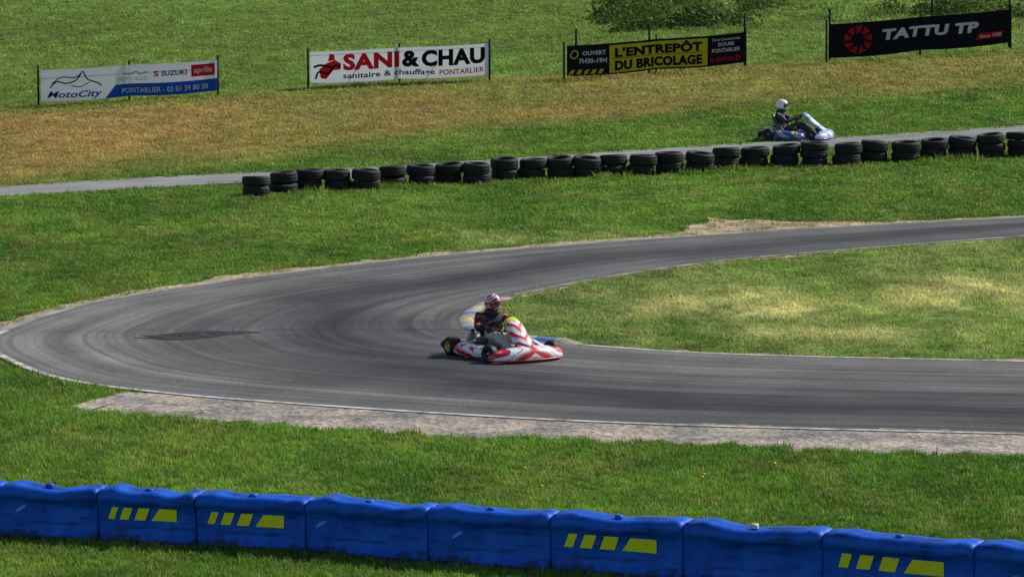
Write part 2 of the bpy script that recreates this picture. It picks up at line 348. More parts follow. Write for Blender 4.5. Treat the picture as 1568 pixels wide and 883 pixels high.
# ------------------------------------------------------------------ grass
def inpoly(px,py,poly):
    c=np.zeros(len(px),bool);n=len(poly)
    for i in range(n):
        x1,y1=poly[i][0],poly[i][1];x2,y2=poly[i-1][0],poly[i-1][1]
        if y1==y2: continue
        cond=((y1>py)!=(y2>py))&(px<(x2-x1)*(py-y1)/(y2-y1)+x1); c^=cond
    return c
def sub(C,k): return C[::k]+[C[-1]]
polys=[sub([OC[i]-ON[i]*.06 for i in range(NT)],3)+sub([IC[i]+IN[i]*.0 for i in range(NT)],3)[::-1],
       sub(FU,3)+sub(FL,3)[::-1], sub(SA,2)+sub(SB2,2)[::-1],
       [IC[i]-IN[i]*.1 for i in range(ka,kb,3)]+[IC[i]+IN[i]*.23 for i in range(ka,kb,3)][::-1]]
PXs=[];PYs=[]
y=43.0
while y<215:
    dy=1.0; hw=y*.1206*1.12+1.5; dens=225*(50/y)**2.05
    n=int(dens*dy*2*hw); PXs.append(rng.uniform(-hw,hw,n));PYs.append(rng.uniform(y,y+dy,n)); y+=dy
px=np.concatenate(PXs);py=np.concatenate(PYs)
keep=np.ones(len(px),bool)
for p in polys: keep&=~inpoly(px,py,p)
for p in (SOILP,SP2,SP3): keep&=~(inpoly(px,py,p)&(rng.random(len(px))<.9))
px,py=px[keep],py[keep]
tyres=[(390,303,2),(432,297,2),(473,294,2),(516,293,2),(559,293,2),(601,288,2),(644,285,2),(687,283,2),(730,283,2),(772,278,2),(815,276,2),(858,275,2),(898,274,2),(941,272,2),(983,271,2),(1026,268,2),(1072,266,2),(1113,260,2),(1155,257,2),(1204,256,2),(1247,256,3),(1300,255,2),(1341,251,2),(1387,250,2),(1431,247,2),(1474,245,2),(1520,244,3),(1562,242,3)]
TY=[G(u,v-1) for u,v,_ in tyres]
ex=[];ey=[];eh=[]
for i,t in enumerate(TY):
    n=26 if i in (2,5,13,16,17,24,25) else 9
    for _ in range(n): ex.append(t.x+random.uniform(-.4,.4));ey.append(t.y-.28+random.gauss(0,.12));eh.append(random.uniform(1.2,3.0) if n>20 else random.uniform(.8,1.4))
banners=[dict(l=(63,165),r=(333,148),t=108,b=155,rt=92),dict(l=(475,137),r=(748,126),t=80,b=127,rt=67),dict(l=(868,126),r=(1141,107),t=71,b=117,rt=50),dict(l=(1270,99),r=(1547,79),t=38,b=89,rt=15)]
for i in range(2600):
    u=random.uniform(-60,1640); vv=np.interp(u,[-60,63,333,475,748,868,1141,1270,1547,1640],[170,165,148,137,126,126,107,99,79,74])
    g=G(u,float(vv)+random.gauss(0,1.2)); ex.append(g.x);ey.append(g.y)
    eh.append(random.uniform(1.2,2.6) if 540<u<1160 else random.uniform(.8,1.7))
nb=len(px)
px=np.concatenate([px,ex]);py=np.concatenate([py,ey])
col,dr,gu,gv=turf(px,py)
s=(py/50)**1.15*(.8+.5*rng.random(len(px)))*1.1
hz=(py/50)**.35*(.5+.9*fbm(px*.8,py*.5,77))*(.6+.8*rng.random(len(px)))*1.1
hz*=np.where((gv>560),1.2,.8)
rough=sstep(3.5,9,px)*sstep(139,147,py)
hz*=1+rough*2.2*sstep(.42,.62,fbm(px*.5,py*.3,91)); 
col*= (1+ (rough*(fbm(px*.7,py*.5,93)-.52)*1.6))[:,None]
hz[nb:]*=np.array(eh)
col*=(.64+.72*rng.random(len(px)))[:,None]
fe=(np.arange(len(px))>=len(px)-2600)&(gu>540)&(gu<1160)
col[fe]=col[fe]*.4+np.array([.34,.23,.1])*.6
bl=rng.random(len(px))<.06; col[bl]=col[bl]*.5+np.array([.46,.46,.22])*.5
pme=bpy.data.meshes.new('grass');npt=len(px)
pme.vertices.add(npt);pme.vertices.foreach_set('co',np.stack([px,py,hgt(px,py)-.004],1).ravel())
a=pme.attributes.new('scl','FLOAT_VECTOR','POINT');a.data.foreach_set('vector',np.stack([s,s,hz],1).ravel())
a=pme.attributes.new('rot','FLOAT_VECTOR','POINT');a.data.foreach_set('vector',np.stack([rng.normal(0,.12,npt),rng.normal(0,.12,npt),rng.uniform(0,6.28,npt)],1).ravel())
a=pme.attributes.new('gcol','FLOAT_COLOR','POINT');a.data.foreach_set('color',np.concatenate([col,np.ones((npt,1))],1).ravel())
def leafmat(name,trf,trc):
    gm=bpy.data.materials.new(name);N,L=nodes(gm);N.remove(N['Principled BSDF']);out=N['Material Output']
    at=N.new('ShaderNodeAttribute');at.attribute_type='INSTANCER';at.attribute_name='gcol'
    df=N.new('ShaderNodeBsdfDiffuse');tr=N.new('ShaderNodeBsdfTranslucent');gl=N.new('ShaderNodeBsdfGlossy');gl.inputs['Roughness'].default_value=.5;gl.inputs['Color'].default_value=(.6,.6,.5,1)
    s1=N.new('ShaderNodeMixShader');s1.inputs[0].default_value=trf;s2=N.new('ShaderNodeMixShader');s2.inputs[0].default_value=.03
    sc=N.new('ShaderNodeVectorMath');sc.operation='MULTIPLY';sc.inputs[1].default_value=trc;L.new(at.outputs['Color'],df.inputs[0]);L.new(at.outputs['Color'],sc.inputs[0]);L.new(sc.outputs[0],tr.inputs[0])
    L.new(df.outputs[0],s1.inputs[1]);L.new(tr.outputs[0],s1.inputs[2]);L.new(s1.outputs[0],s2.inputs[1]);L.new(gl.outputs[0],s2.inputs[2]);L.new(s2.outputs[0],out.inputs[0]);return gm
gm=leafmat('grass_blade',.42,(1.25,1.35,.8))
tc_=bpy.data.collections.new('grass_tufts')
for k in range(5):
    V=[];Fc=[]
    for j in range(14):
        an=random.uniform(0,6.28);r=.06*math.sqrt(random.random());cx,cy=r*math.cos(an),r*math.sin(an)
        hh=random.uniform(.026,.062);w=random.uniform(.003,.0055);d=random.uniform(0,6.28);ln=random.uniform(.2,.8)*hh;dx,dy=math.cos(d),math.sin(d);wx,wy=-dy*w,dx*w
        o=len(V)
        V+=[(cx-wx,cy-wy,0),(cx+wx,cy+wy,0),(cx+dx*ln*.35+wx*.8,cy+dy*ln*.35+wy*.8,hh*.6),(cx+dx*ln*.35-wx*.8,cy+dy*ln*.35-wy*.8,hh*.6),(cx+dx*ln,cy+dy*ln,hh)]
        Fc+=[(o,o+1,o+2,o+3),(o+3,o+2,o+4)]
    tm=bpy.data.meshes.new('tuft');tm.from_pydata(V,[],Fc);tm.materials.append(gm);tc_.objects.link(bpy.data.objects.new('tuft_%d'%k,tm))
gr=bpy.data.objects.new('grass',pme);scn.collection.objects.link(gr)
def scatter(obj,coll):
    ng=bpy.data.node_groups.new('scatter','GeometryNodeTree');ng.interface.new_socket('Geometry',in_out='INPUT',socket_type='NodeSocketGeometry');ng.interface.new_socket('Geometry',in_out='OUTPUT',socket_type='NodeSocketGeometry')
    n=ng.nodes;l=ng.links;gi=n.new('NodeGroupInput');go_=n.new('NodeGroupOutput');ip=n.new('GeometryNodeInstanceOnPoints');ci=n.new('GeometryNodeCollectionInfo')
    ci.inputs['Collection'].default_value=coll;ci.inputs['Separate Children'].default_value=True;ci.inputs['Reset Children'].default_value=True
    ip.inputs['Pick Instance'].default_value=True
    na=n.new('GeometryNodeInputNamedAttribute');na.data_type='FLOAT_VECTOR';na.inputs['Name'].default_value='scl'
    nr=n.new('GeometryNodeInputNamedAttribute');nr.data_type='FLOAT_VECTOR';nr.inputs['Name'].default_value='rot';er=n.new('FunctionNodeEulerToRotation')
    l.new(gi.outputs[0],ip.inputs['Points']);l.new(ci.outputs[0],ip.inputs['Instance']);l.new(na.outputs[0],ip.inputs['Scale']);l.new(nr.outputs[0],er.inputs[0]);l.new(er.outputs[0],ip.inputs['Rotation']);l.new(ip.outputs[0],go_.inputs[0])
    md=obj.modifiers.new('scatter','NODES');md.node_group=ng
scatter(gr,tc_)
print('GRASS',npt)
bc=bpy.data.collections.new('bramble_clumps');bmt=leafmat('bramble_leaf',.3,(1.2,1.3,.7))
for k in range(4):
    V=[];Fc=[]
    for j in range(190):
        a=random.uniform(0,6.28);zz=random.random();r=math.sqrt(max(0,1-zz*zz))*(.55+.5*random.random());c=Vector((math.cos(a)*r*.5,math.sin(a)*r*.5,zz*.5*(.6+.5*random.random())))
        nv_=Vector((random.gauss(0,1),random.gauss(0,1),random.gauss(.6,1))).normalized();t1=nv_.orthogonal().normalized();t2=nv_.cross(t1);w_=random.uniform(.03,.06)
        o=len(V);V+=[c-t1*w_,c-t2*w_*.5,c+t1*w_,c+t2*w_*.5];Fc.append((o,o+1,o+2,o+3))
    tm=bpy.data.meshes.new('clump');tm.from_pydata([tuple(v) for v in V],[],Fc);tm.materials.append(bmt);bc.objects.link(bpy.data.objects.new('clump_%d'%k,tm))
B=[];BS=[];BC=[]
while len(B)<820:
    x=random.uniform(3.5,26);y_=random.uniform(144,172)
    u,v=PX(x,y_,float(hgt(x,y_)));
    dens=float(fbm(x*.45,y_*.3,123));
    edge=float(np.interp(u,[930,1000,1100,1568],[44,40,52,40]))
    if dens<.46 or v>edge+16: continue
    sc_=random.uniform(.6,2.0)*(.5+dens);B.append((x,y_,float(hgt(x,y_))-.05));BS.append((sc_,sc_,sc_*random.uniform(.6,1.0)));g_=random.uniform(.4,1.5);BC.append((.085*g_,.135*g_,.036*g_,1))
bm2=bpy.data.meshes.new('bramble_thicket');bm2.from_pydata(B,[],[])
a=bm2.attributes.new('scl','FLOAT_VECTOR','POINT');a.data.foreach_set('vector',np.array(BS).ravel())
a=bm2.attributes.new('rot','FLOAT_VECTOR','POINT');a.data.foreach_set('vector',np.array([(0,0,random.uniform(0,6.28)) for _ in B]).ravel())
a=bm2.attributes.new('gcol','FLOAT_COLOR','POINT');a.data.foreach_set('color',np.array(BC).ravel())
bo_=bpy.data.objects.new('bramble_thicket',bm2);scn.collection.objects.link(bo_);scatter(bo_,bc)
mb=MB()
for (u,v) in [(1078,734),(829,752),(1186,717),(1075,738),(803,724)]:
    g=G(u,v+3);mb.tube([g,g+Vector((.005,0,.09))],.003,5,1);c=g+Vector((.005,0,.095));mb.lathe([(.001,.008),(.016,.010),(.02,0),(.012,-.008),(.001,-.009)],c,(random.uniform(-.2,.2),-.3,1),9,0,False)
mb.make('dandelions',[mat('dandelion_yellow',(.7,.5,.02),.8),mat('stem_green',(.08,.14,.03),.8)])
# ------------------------------------------------------------------ tyre wall
rubber=mat('old_tyre_rubber',(.014,.014,.014),.75,0,.55,7,bump=.4,bscale=30,spec=.3)
def tyre_prof(R,W):
    h=W/2
    p=[(R*.58,-h*.55),(R*.60,-h*.8),(R*.70,-h*.96),(R*.82,-h),(R*.91,-h*.9),(R*.965,-h*.68)]
    for g in (-.3,.3): p+=[(R*(1-.02*abs(g)),h*(g-.08)),(R*.985,h*(g-.05)),(R*.985,h*(g+.02)),(R*(1-.02*abs(g)),h*(g+.05))]
    p+=[(R*.965,h*.68),(R*.91,h*.9),(R*.82,h),(R*.70,h*.96),(R*.60,h*.8),(R*.58,h*.55),(R*.8,h*.5),(R*.92,0),(R*.8,-h*.5)]
    return p
for (u,v,n),t in zip(tyres,TY):
    mb=MB();z=0
    dep=math.hypot(t.x,t.y); R0=22.3*dep/F
    for k in range(n):
        R=R0*random.uniform(.93,1.03)*(.9 if n==3 and k==0 else 1);W=(.225 if n==2 else .175)*random.uniform(.9,1.1)*(R0/.31)
        tilt=(random.gauss(0,.06),random.gauss(0,.05),1)
        mb.lathe(tyre_prof(R,W),(random.gauss(0,.022),random.gauss(0,.022),z+W/2),tilt,32);z+=W*.95
    mb.make('tyre_stack',[rubber],loc=t+Vector((0,R0*.9,0)))
# ------------------------------------------------------------------ plastic barriers
m=bpy.data.materials.new('blue_polyethylene');N,L=nodes(m);b=N['Principled BSDF'];tc=N.new('ShaderNodeTexCoord')
n1=N.new('ShaderNodeTexNoise');n1.inputs['Scale'].default_value=2.2;n1.inputs['Detail'].default_value=8;n1.inputs['Roughness'].default_value=.68;L.new(tc.outputs['Object'],n1.inputs[0])
r=ramp(N,[(.3,(.002,.035,.26)),(.45,(.003,.08,.48)),(.7,(.006,.13,.64))]);L.new(n1.outputs['Fac'],r.inputs[0])
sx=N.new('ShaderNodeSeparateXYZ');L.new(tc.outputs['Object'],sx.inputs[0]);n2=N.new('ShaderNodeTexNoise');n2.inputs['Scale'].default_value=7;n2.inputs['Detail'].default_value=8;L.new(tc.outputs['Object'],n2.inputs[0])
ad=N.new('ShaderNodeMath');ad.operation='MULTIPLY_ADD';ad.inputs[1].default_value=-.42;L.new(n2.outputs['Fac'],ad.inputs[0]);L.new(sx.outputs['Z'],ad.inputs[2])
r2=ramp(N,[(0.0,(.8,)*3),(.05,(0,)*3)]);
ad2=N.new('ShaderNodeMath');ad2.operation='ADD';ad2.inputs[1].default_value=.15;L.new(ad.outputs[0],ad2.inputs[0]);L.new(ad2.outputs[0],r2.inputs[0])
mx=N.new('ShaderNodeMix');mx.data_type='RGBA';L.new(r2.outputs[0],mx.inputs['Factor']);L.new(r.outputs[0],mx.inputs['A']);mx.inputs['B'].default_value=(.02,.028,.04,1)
mp=N.new('ShaderNodeMapping');mp.inputs['Scale'].default_value=(1.6,4,9);L.new(tc.outputs['Object'],mp.inputs[0]);n3=N.new('ShaderNodeTexNoise');n3.inputs['Scale'].default_value=1.4;n3.inputs['Detail'].default_value=7;n3.inputs['Roughness'].default_value=.7;L.new(mp.outputs[0],n3.inputs[0])
r3=ramp(N,[(.50,(0,)*3),(.66,(.8,)*3)]);L.new(n3.outputs['Fac'],r3.inputs[0]);mx2=N.new('ShaderNodeMix');mx2.data_type='RGBA';L.new(r3.outputs[0],mx2.inputs['Factor']);L.new(mx.outputs['Result'],mx2.inputs['A']);mx2.inputs['B'].default_value=(.002,.015,.08,1)
L.new(mx2.outputs['Result'],b.inputs['Base Color']);b.inputs['Roughness'].default_value=.5;b.inputs['Specular IOR Level'].default_value=.2
bp=N.new('ShaderNodeBump');bp.inputs['Strength'].default_value=.3;bp.inputs['Distance'].default_value=.05;L.new(n1.outputs['Fac'],bp.inputs['Height']);L.new(bp.outputs[0],b.inputs['Normal'])
blue=m
yel=worn('barrier_yellow',(.70,.70,.02),(.12,.2,.10),.30,.40,9)
cyan=worn('barrier_pale_blue',(.08,.30,.75),(.01,.10,.5),.3,.4,9)
bx=[-160,-5,150,300,468,655,843,1045,1258,1490,1735,1990];by=[813,823,831,839,849,864,877,893,911,933,956,980]
deco={2:'y',3:'y',6:'y',8:'y',1:'o',4:'o',5:'o',9:'o',0:'o'}
prof=[(.02,.0),(0,.03),(.0,.075),(.024,.095),(.032,.20),(.032,.34),(.026,.425),(0,.450),(-.022,.462),(-.03,.50),(-.022,.545),(.012,.580),(.06,.592),(.11,.580),(.16,.578),(.24,.592),(.33,.590),(.40,.575),(.44,.53),(.43,.47),(.41,.3),(.42,.0)]
for k in range(len(bx)-1):
    A=G(bx[k],by[k]);B=G(bx[k+1],by[k+1]);d=(B-A);Lg=d.length;ang=math.atan2(d.y,d.x)
    V=[];Fc=[];nu=48;np_=len(prof);sd=random.random()*50;ZS=1.06+.024*max(0,k-3)
    hw1=random.uniform(.018,.04);dent=random.uniform(.35,.8);dd1=random.uniform(.01,.045)
    for i in range(nu+1):
        t=i/nu;x=.007+t*(Lg-.014)
        e=min(t,1-t)*Lg; fl=float(sstep(.02,.06,e)); endr=.02*(1-float(sstep(0,.03,e)))
        for (yv,zv) in prof:
            y_=yv
            if .08<zv<.46 and yv<.1: y_=yv*fl
            y_+= endr if yv<.2 else -endr
            wob=.02*(float(vnoise(x*2.3+sd,zv*4))-.5)*2
            zz=zv*ZS
            if zv>.4:
                wt=min(1,(zv-.4)/.1)
                hump=hw1*(math.exp(-((t-.16)/.08)**2)+.6*math.exp(-((t-.93)/.05)**2)) -dd1*math.exp(-((t-dent)/.14)**2)
                zz+=wt*(hump+ .026*(float(vnoise(x*4+sd,9))-.5)-(ZS-1.06-.024*max(0,k-3)))-endr*.8
            V.append((x,y_+wob,zz))
    for i in range(nu):
        for j in range(np_-1):
            a=i*np_+j;Fc.append((a,a+np_,a+np_+1,a+1))
    Fc.append(tuple(range(np_)));Fc.append(tuple(reversed([nu*np_+j for j in range(np_)])))
    e=empty('plastic_barrier',A,ang)
    add('shell',V,Fc,blue,e)
    q=MB();dd=deco.get(k)
    def surf(x,zz):
        wob=.02*(float(vnoise(x*2.3+sd,zz/ZS*4))-.5)*2
        return np.interp(zz/ZS,[.095,.20,.34,.425,.45],[.024,.032,.032,.026,0])+wob-.009
    def para(x0,x1,z0,z1,sk):
        n=6;VV=[];FF=[]
        for i in range(n+1):
            t=i/n
            for zz,sh_ in ((z0,0),((z0+z1)/2,sk/2),(z1,sk)):
                x=x0+(x1-x0)*t+sh_*(1 if sk<.1 else 1-t); VV.append((x,surf(x,zz),zz))
        for i in range(n):
            for j in range(2): a=i*3+j;FF.append((a,a+3,a+4,a+1))
        return VV,FF
    if dd=='y':
        for (a0,a1) in [(.10,.165),(.22,.31),(.37,.48),(.54,.80)]:
            v_,f_=para(Lg*a0,Lg*a1,.29*ZS/1.05,.43*ZS/1.05,.055 if a0<.5 else .101);q.put(v_,f_,0)
        q.make('yellow_slashes',[yel],e,False)
    elif dd=='o':
        x0=Lg*(.12 if k%2==0 else .24);pts=[]
        for i in range(16):
            an=i/16*2*math.pi;ex_=.085*math.cos(an);ez=.022*math.sin(an)*(1+.4*math.sin(an));x=x0+ex_*.82-ez*.2;zz=.36+ex_*.45+ez
            pts.append((x,surf(x,zz)-.002,zz))
        q.put(pts,[tuple(range(16))],0);q.make('leaf_logo',[cyan],e,False)
    cap=MB();cap.lathe([(.001,.02),(.045,.018),(.05,0),(.05,-.03)],(Lg*.47,.20,.585*ZS),(0,0,1),16,0,False);cap.make('filler_cap',[mat('cap_grey',(.45,.45,.42),.6) if k==7 else blue],e)
# ------------------------------------------------------------------ banners
def cloth(name,col):
    m=bpy.data.materials.new(name);N,L=nodes(m);N.remove(N['Principled BSDF']);out=N['Material Output'];tc=N.new('ShaderNodeTexCoord')
    nz=N.new('ShaderNodeTexNoise');nz.inputs['Scale'].default_value=1.6;nz.inputs['Detail'].default_value=3;L.new(tc.outputs['Object'],nz.inputs[0])
    mx=N.new('ShaderNodeMix');mx.data_type='RGBA';mx.inputs['A'].default_value=(*[c*.84 for c in col],1);mx.inputs['B'].default_value=(*[min(1,c*1.06) for c in col],1);L.new(nz.outputs['Fac'],mx.inputs['Factor'])
    d=N.new('ShaderNodeBsdfDiffuse');t=N.new('ShaderNodeBsdfTranslucent');s=N.new('ShaderNodeMixShader');s.inputs[0].default_value=.42
    bp=N.new('ShaderNodeBump');bp.inputs['Strength'].default_value=.35;bp.inputs['Distance'].default_value=.05;L.new(nz.outputs['Fac'],bp.inputs['Height']);L.new(bp.outputs[0],d.inputs['Normal'])
    L.new(mx.outputs['Result'],d.inputs[0]);L.new(mx.outputs['Result'],t.inputs[0]);L.new(d.outputs[0],s.inputs[1]);L.new(t.outputs[0],s.inputs[2]);L.new(s.outputs[0],out.inputs[0]);return m
CW=cloth('pvc_white',(.74,.75,.78));CB=cloth('pvc_blue',(.02,.10,.46));CK=cloth('pvc_black',(.010,.010,.013));CR=cloth('pvc_red',(.58,.02,.03));CY_=cloth('pvc_yellow',(.68,.64,.03));CG=cloth('pvc_grey',(.35,.36,.38));CN=cloth('pvc_navy',(.01,.04,.25))
post=mat('green_post',(.012,.022,.016),.9,spec=.1)
def text_mesh(txt,bold=0.0,shear=0.0):
    cu=bpy.data.curves.new('t','FONT');cu.body=txt;cu.offset=bold;cu.shear=shear;cu.resolution_u=3;cu.space_character=1.0+bold*1.2
    o=bpy.data.objects.new('t',cu);scn.collection.objects.link(o);dg=bpy.context.evaluated_depsgraph_get();me=bpy.data.meshes.new_from_object(o.evaluated_get(dg))
    v=np.array([tuple(x.co) for x in me.vertices]);f=[tuple(p.vertices) for p in me.polygons]
    bpy.data.objects.remove(o);bpy.data.curves.remove(cu);bpy.data.meshes.remove(me)
    mn=v.min(0);mx_=v.max(0);v=(v-mn)/(mx_-mn+1e-9);return v[:,:2],f
def banner(bd,items,bg,name='advertising_banner'):
    Lp=G(*bd['l']);Rp=G(*bd['r']);dep=Lp.y;sl=F/dep*1.0
    z0=(bd['l'][1]-bd['b'])/sl;hL=(bd['b']-bd['t'])/sl*1.01
    BL=Lp+Vector((0,0,z0)); BR=Rp+Vector((0,0,0)); 
    slr=F/Rp.y; brpx=bd['rt']+(bd['b']-bd['t'])*(slr/sl); BR.z+= (bd['r'][1]-brpx)/slr
    d=BR-BL;nrm=Vector((d.y,-d.x,0)).normalized()
    e=empty(name,BL,0)
    def M(u,v,off):
        return Vector((d.x*u,d.y*u,d.z*u+(hL*v)))+nrm*off-Vector((0,0,(.02+.03*(1-v))*math.sin(math.pi*min(1,max(0,(u*2)%1.0 if 0<u<1 else 0)))))
    def sheet(p4,off,mt,nm,n=24):
        V=[];Fc=[]
        for i in range(n+1):
            t=i/n
            for (a_,b_) in ((0,1),(3,2)):
                u=p4[a_][0]*(1-t)+p4[b_][0]*t;v=p4[a_][1]*(1-t)+p4[b_][1]*t;V.append(M(u,v,off))
        for i in range(n): a=2*i;Fc.append((a,a+2,a+3,a+1))
        add(nm,V,Fc,mt,e,False)
    sheet([(0,0),(1,0),(1,1),(0,1)],0,bg,'sheet')
    for it in items:
        if it[0]=='q': sheet(it[1],it[3],it[2],'panel')
        elif it[0]=='t':
            _,tx,u0,v0,u1,v1,mt,bo,shr=it[:9]; v_,f_=text_mesh(tx,bo,shr);add('lettering',[M(u0+(u1-u0)*a,v0+(v1-v0)*b_,.012) for a,b_ in v_],f_,mt,e,False)
        elif it[0]=='poly':
            add('artwork',[M(a,b_,it[3]) for a,b_ in it[1]],[tuple(range(len(it[1])))],it[2],e,False)
        elif it[0]=='line':
            ps=[Vector((a*5.7,b_,0)) for a,b_ in it[1]];ps=catmull(ps,24);n=normals(ps);w=it[4]
            V=[];Fc=[]
            for i,p in enumerate(ps):
                for sg in (1,-1): qd=p+n[i]*w*sg; V.append(M(qd.x/5.7,qd.y,it[3]))
            for i in range(23): a=2*i;Fc.append((a,a+2,a+3,a+1))
            add('artwork',V,Fc,it[2],e,False)
    mbp=MB()
    for u in (-.012,.5,1.006):
        x=d.x*u;y_=d.y*u;g=float(hgt(BL.x+x,BL.y+y_))-BL.z;top=d.z*u+hL+.12
        mbp.tube([(x-nrm.x*.05,y_-nrm.y*.05,g-.05),(x-nrm.x*.05,y_-nrm.y*.05,top)],.03,8)
    for v in (.04,.96): mbp.tube([M(-.012,v,-.05),M(1.006,v,-.05)],.006,5)
    for u in (.28,.72):
        g0=float(hgt(BL.x+d.x*u,BL.y+d.y*u))-BL.z
        mbp.tube([M(u,.5,-.05),Vector((d.x*u,d.y*u,g0))-nrm*.9],.015,6)
    mbp.make('posts',[post],e);
    return e
q4=lambda a,b_,c,d_:[(a,b_),(c,b_),(c,d_),(a,d_)]
banner(banners[0],[('q',[(.36,0),(1,0),(1,.40),(.42,.40)],CB,.006),('t','MotoCity',.035,.04,.345,.31,CN,.02,.3),
 ('line',[(.05,.42),(.09,.62),(.14,.55),(.20,.65),(.235,.9),(.26,.66),(.32,.52),(.34,.42)],CK,.006,.02),('line',[(.06,.55),(.12,.76),(.19,.72),(.24,.92)],CK,.008,.014),('line',[(.17,.48),(.22,.43),(.27,.55)],CK,.008,.014),
 ('t','MOTO GUZZI',.435,.50,.60,.61,CG,0,0),('line',[(.46,.76),(.50,.70),(.535,.78),(.56,.70),(.60,.77)],CG,.006,.018),
 ('t','S',.635,.60,.665,.78,CR,.03,0),('t','SUZUKI',.68,.61,.825,.77,CN,.03,0),('q',q4(.85,.52,.985,.90),CR,.006),('t','aprilia',.865,.58,.97,.82,CW,.02,0),
 ('t','PONTARLIER - 03 81 39 80 30',.455,.10,.945,.27,CW,.02,0)],CW)
banner(banners[1],[('t','SANI',.185,.38,.50,.90,CR,.05,0),('t','&',.515,.38,.615,.90,CK,.05,0),('t','CHAU',.625,.38,.98,.90,CK,.05,0),
 ('t','sanitaire & chauffage',.185,.08,.70,.31,CK,.02,0),('t','PONTARLIER',.725,.10,.975,.27,CR,.02,0),
 ('poly',[(.06,.15),(.09,.12),(.13,.4),(.17,.42),(.175,.6),(.14,.72),(.09,.62),(.05,.42)],CR,.006),('poly',[(.10,.68),(.14,.72),(.135,.90),(.11,.92)],CR,.007),('line',[(.03,.12),(.05,.35),(.10,.3),(.14,.55),(.17,.5)],CK,.010,.03),('line',[(.02,.5),(.06,.56),(.12,.5)],CK,.010,.035)],CW)
banner(banners[2],[('q',q4(.235,.05,.785,.93),CY_,.005),('q',q4(.245,.49,.775,.505),CK,.009),('t',"L'ENTREPÔT",.265,.53,.755,.90,CK,.05,.0),('t','DU BRICOLAGE',.265,.11,.755,.43,CK,.05,0),
 ('t','OUVERT',.085,.66,.215,.80,CW,.03,0),('t','7H30-19H',.065,.40,.22,.56,CW,.03,0),('line',[(.02,.70),(.035,.82),(.055,.80),(.06,.68),(.045,.58),(.025,.60),(.02,.70)],CY_,.006,.018),
 *[('poly',[(a,.06),(a+.022,.06),(a+.036,.2),(a+.014,.2)],CY_,.006) for a in (.01,.05,.09,.13,.17)],
 ('t','Zone Commerciale',.81,.80,.97,.89,CW,.01,0),('t','DOUBS',.845,.62,.935,.74,CW,.02,0),('t','PONTARLIER',.81,.42,.97,.55,CW,.02,0),('t','e-brico.fr',.80,.12,.975,.30,CR,.03,0)],CK)
blades=[]
for k in range(9):
    a=k*2*math.pi/9;cx,cy=.155,.5
    def pp(r,t): return (cx+r*math.cos(t)/5.3,cy+r*math.sin(t)*1.0)
    blades.append(('poly',[pp(.22,a),pp(.42,a-.12),pp(.40,a+.42),pp(.30,a+.30),pp(.21,a+.5)],CR,.006))
banner(banners[3],blades+[('t','TATTU TP',.285,.42,.82,.74,CW,.05,.12),('poly',[(.80,.20),(.945,.20),(.965,.38),(.82,.38)],CR,.006),('t','Since 1988',.825,.24,.945,.34,CW,.01,0)],CK)
for (u,v,hp) in [(1427,30,1.6),(1140,104,1.55),(882,124,1.5),(994,116,1.5),(1545,76,1.75),(1270,97,1.6)]:
    g=G(u,v);mb=MB();mb.tube([g-Vector((0,0,.1)),g+Vector((0,0,hp))],.032,8);mb.make('fence_post',[post])
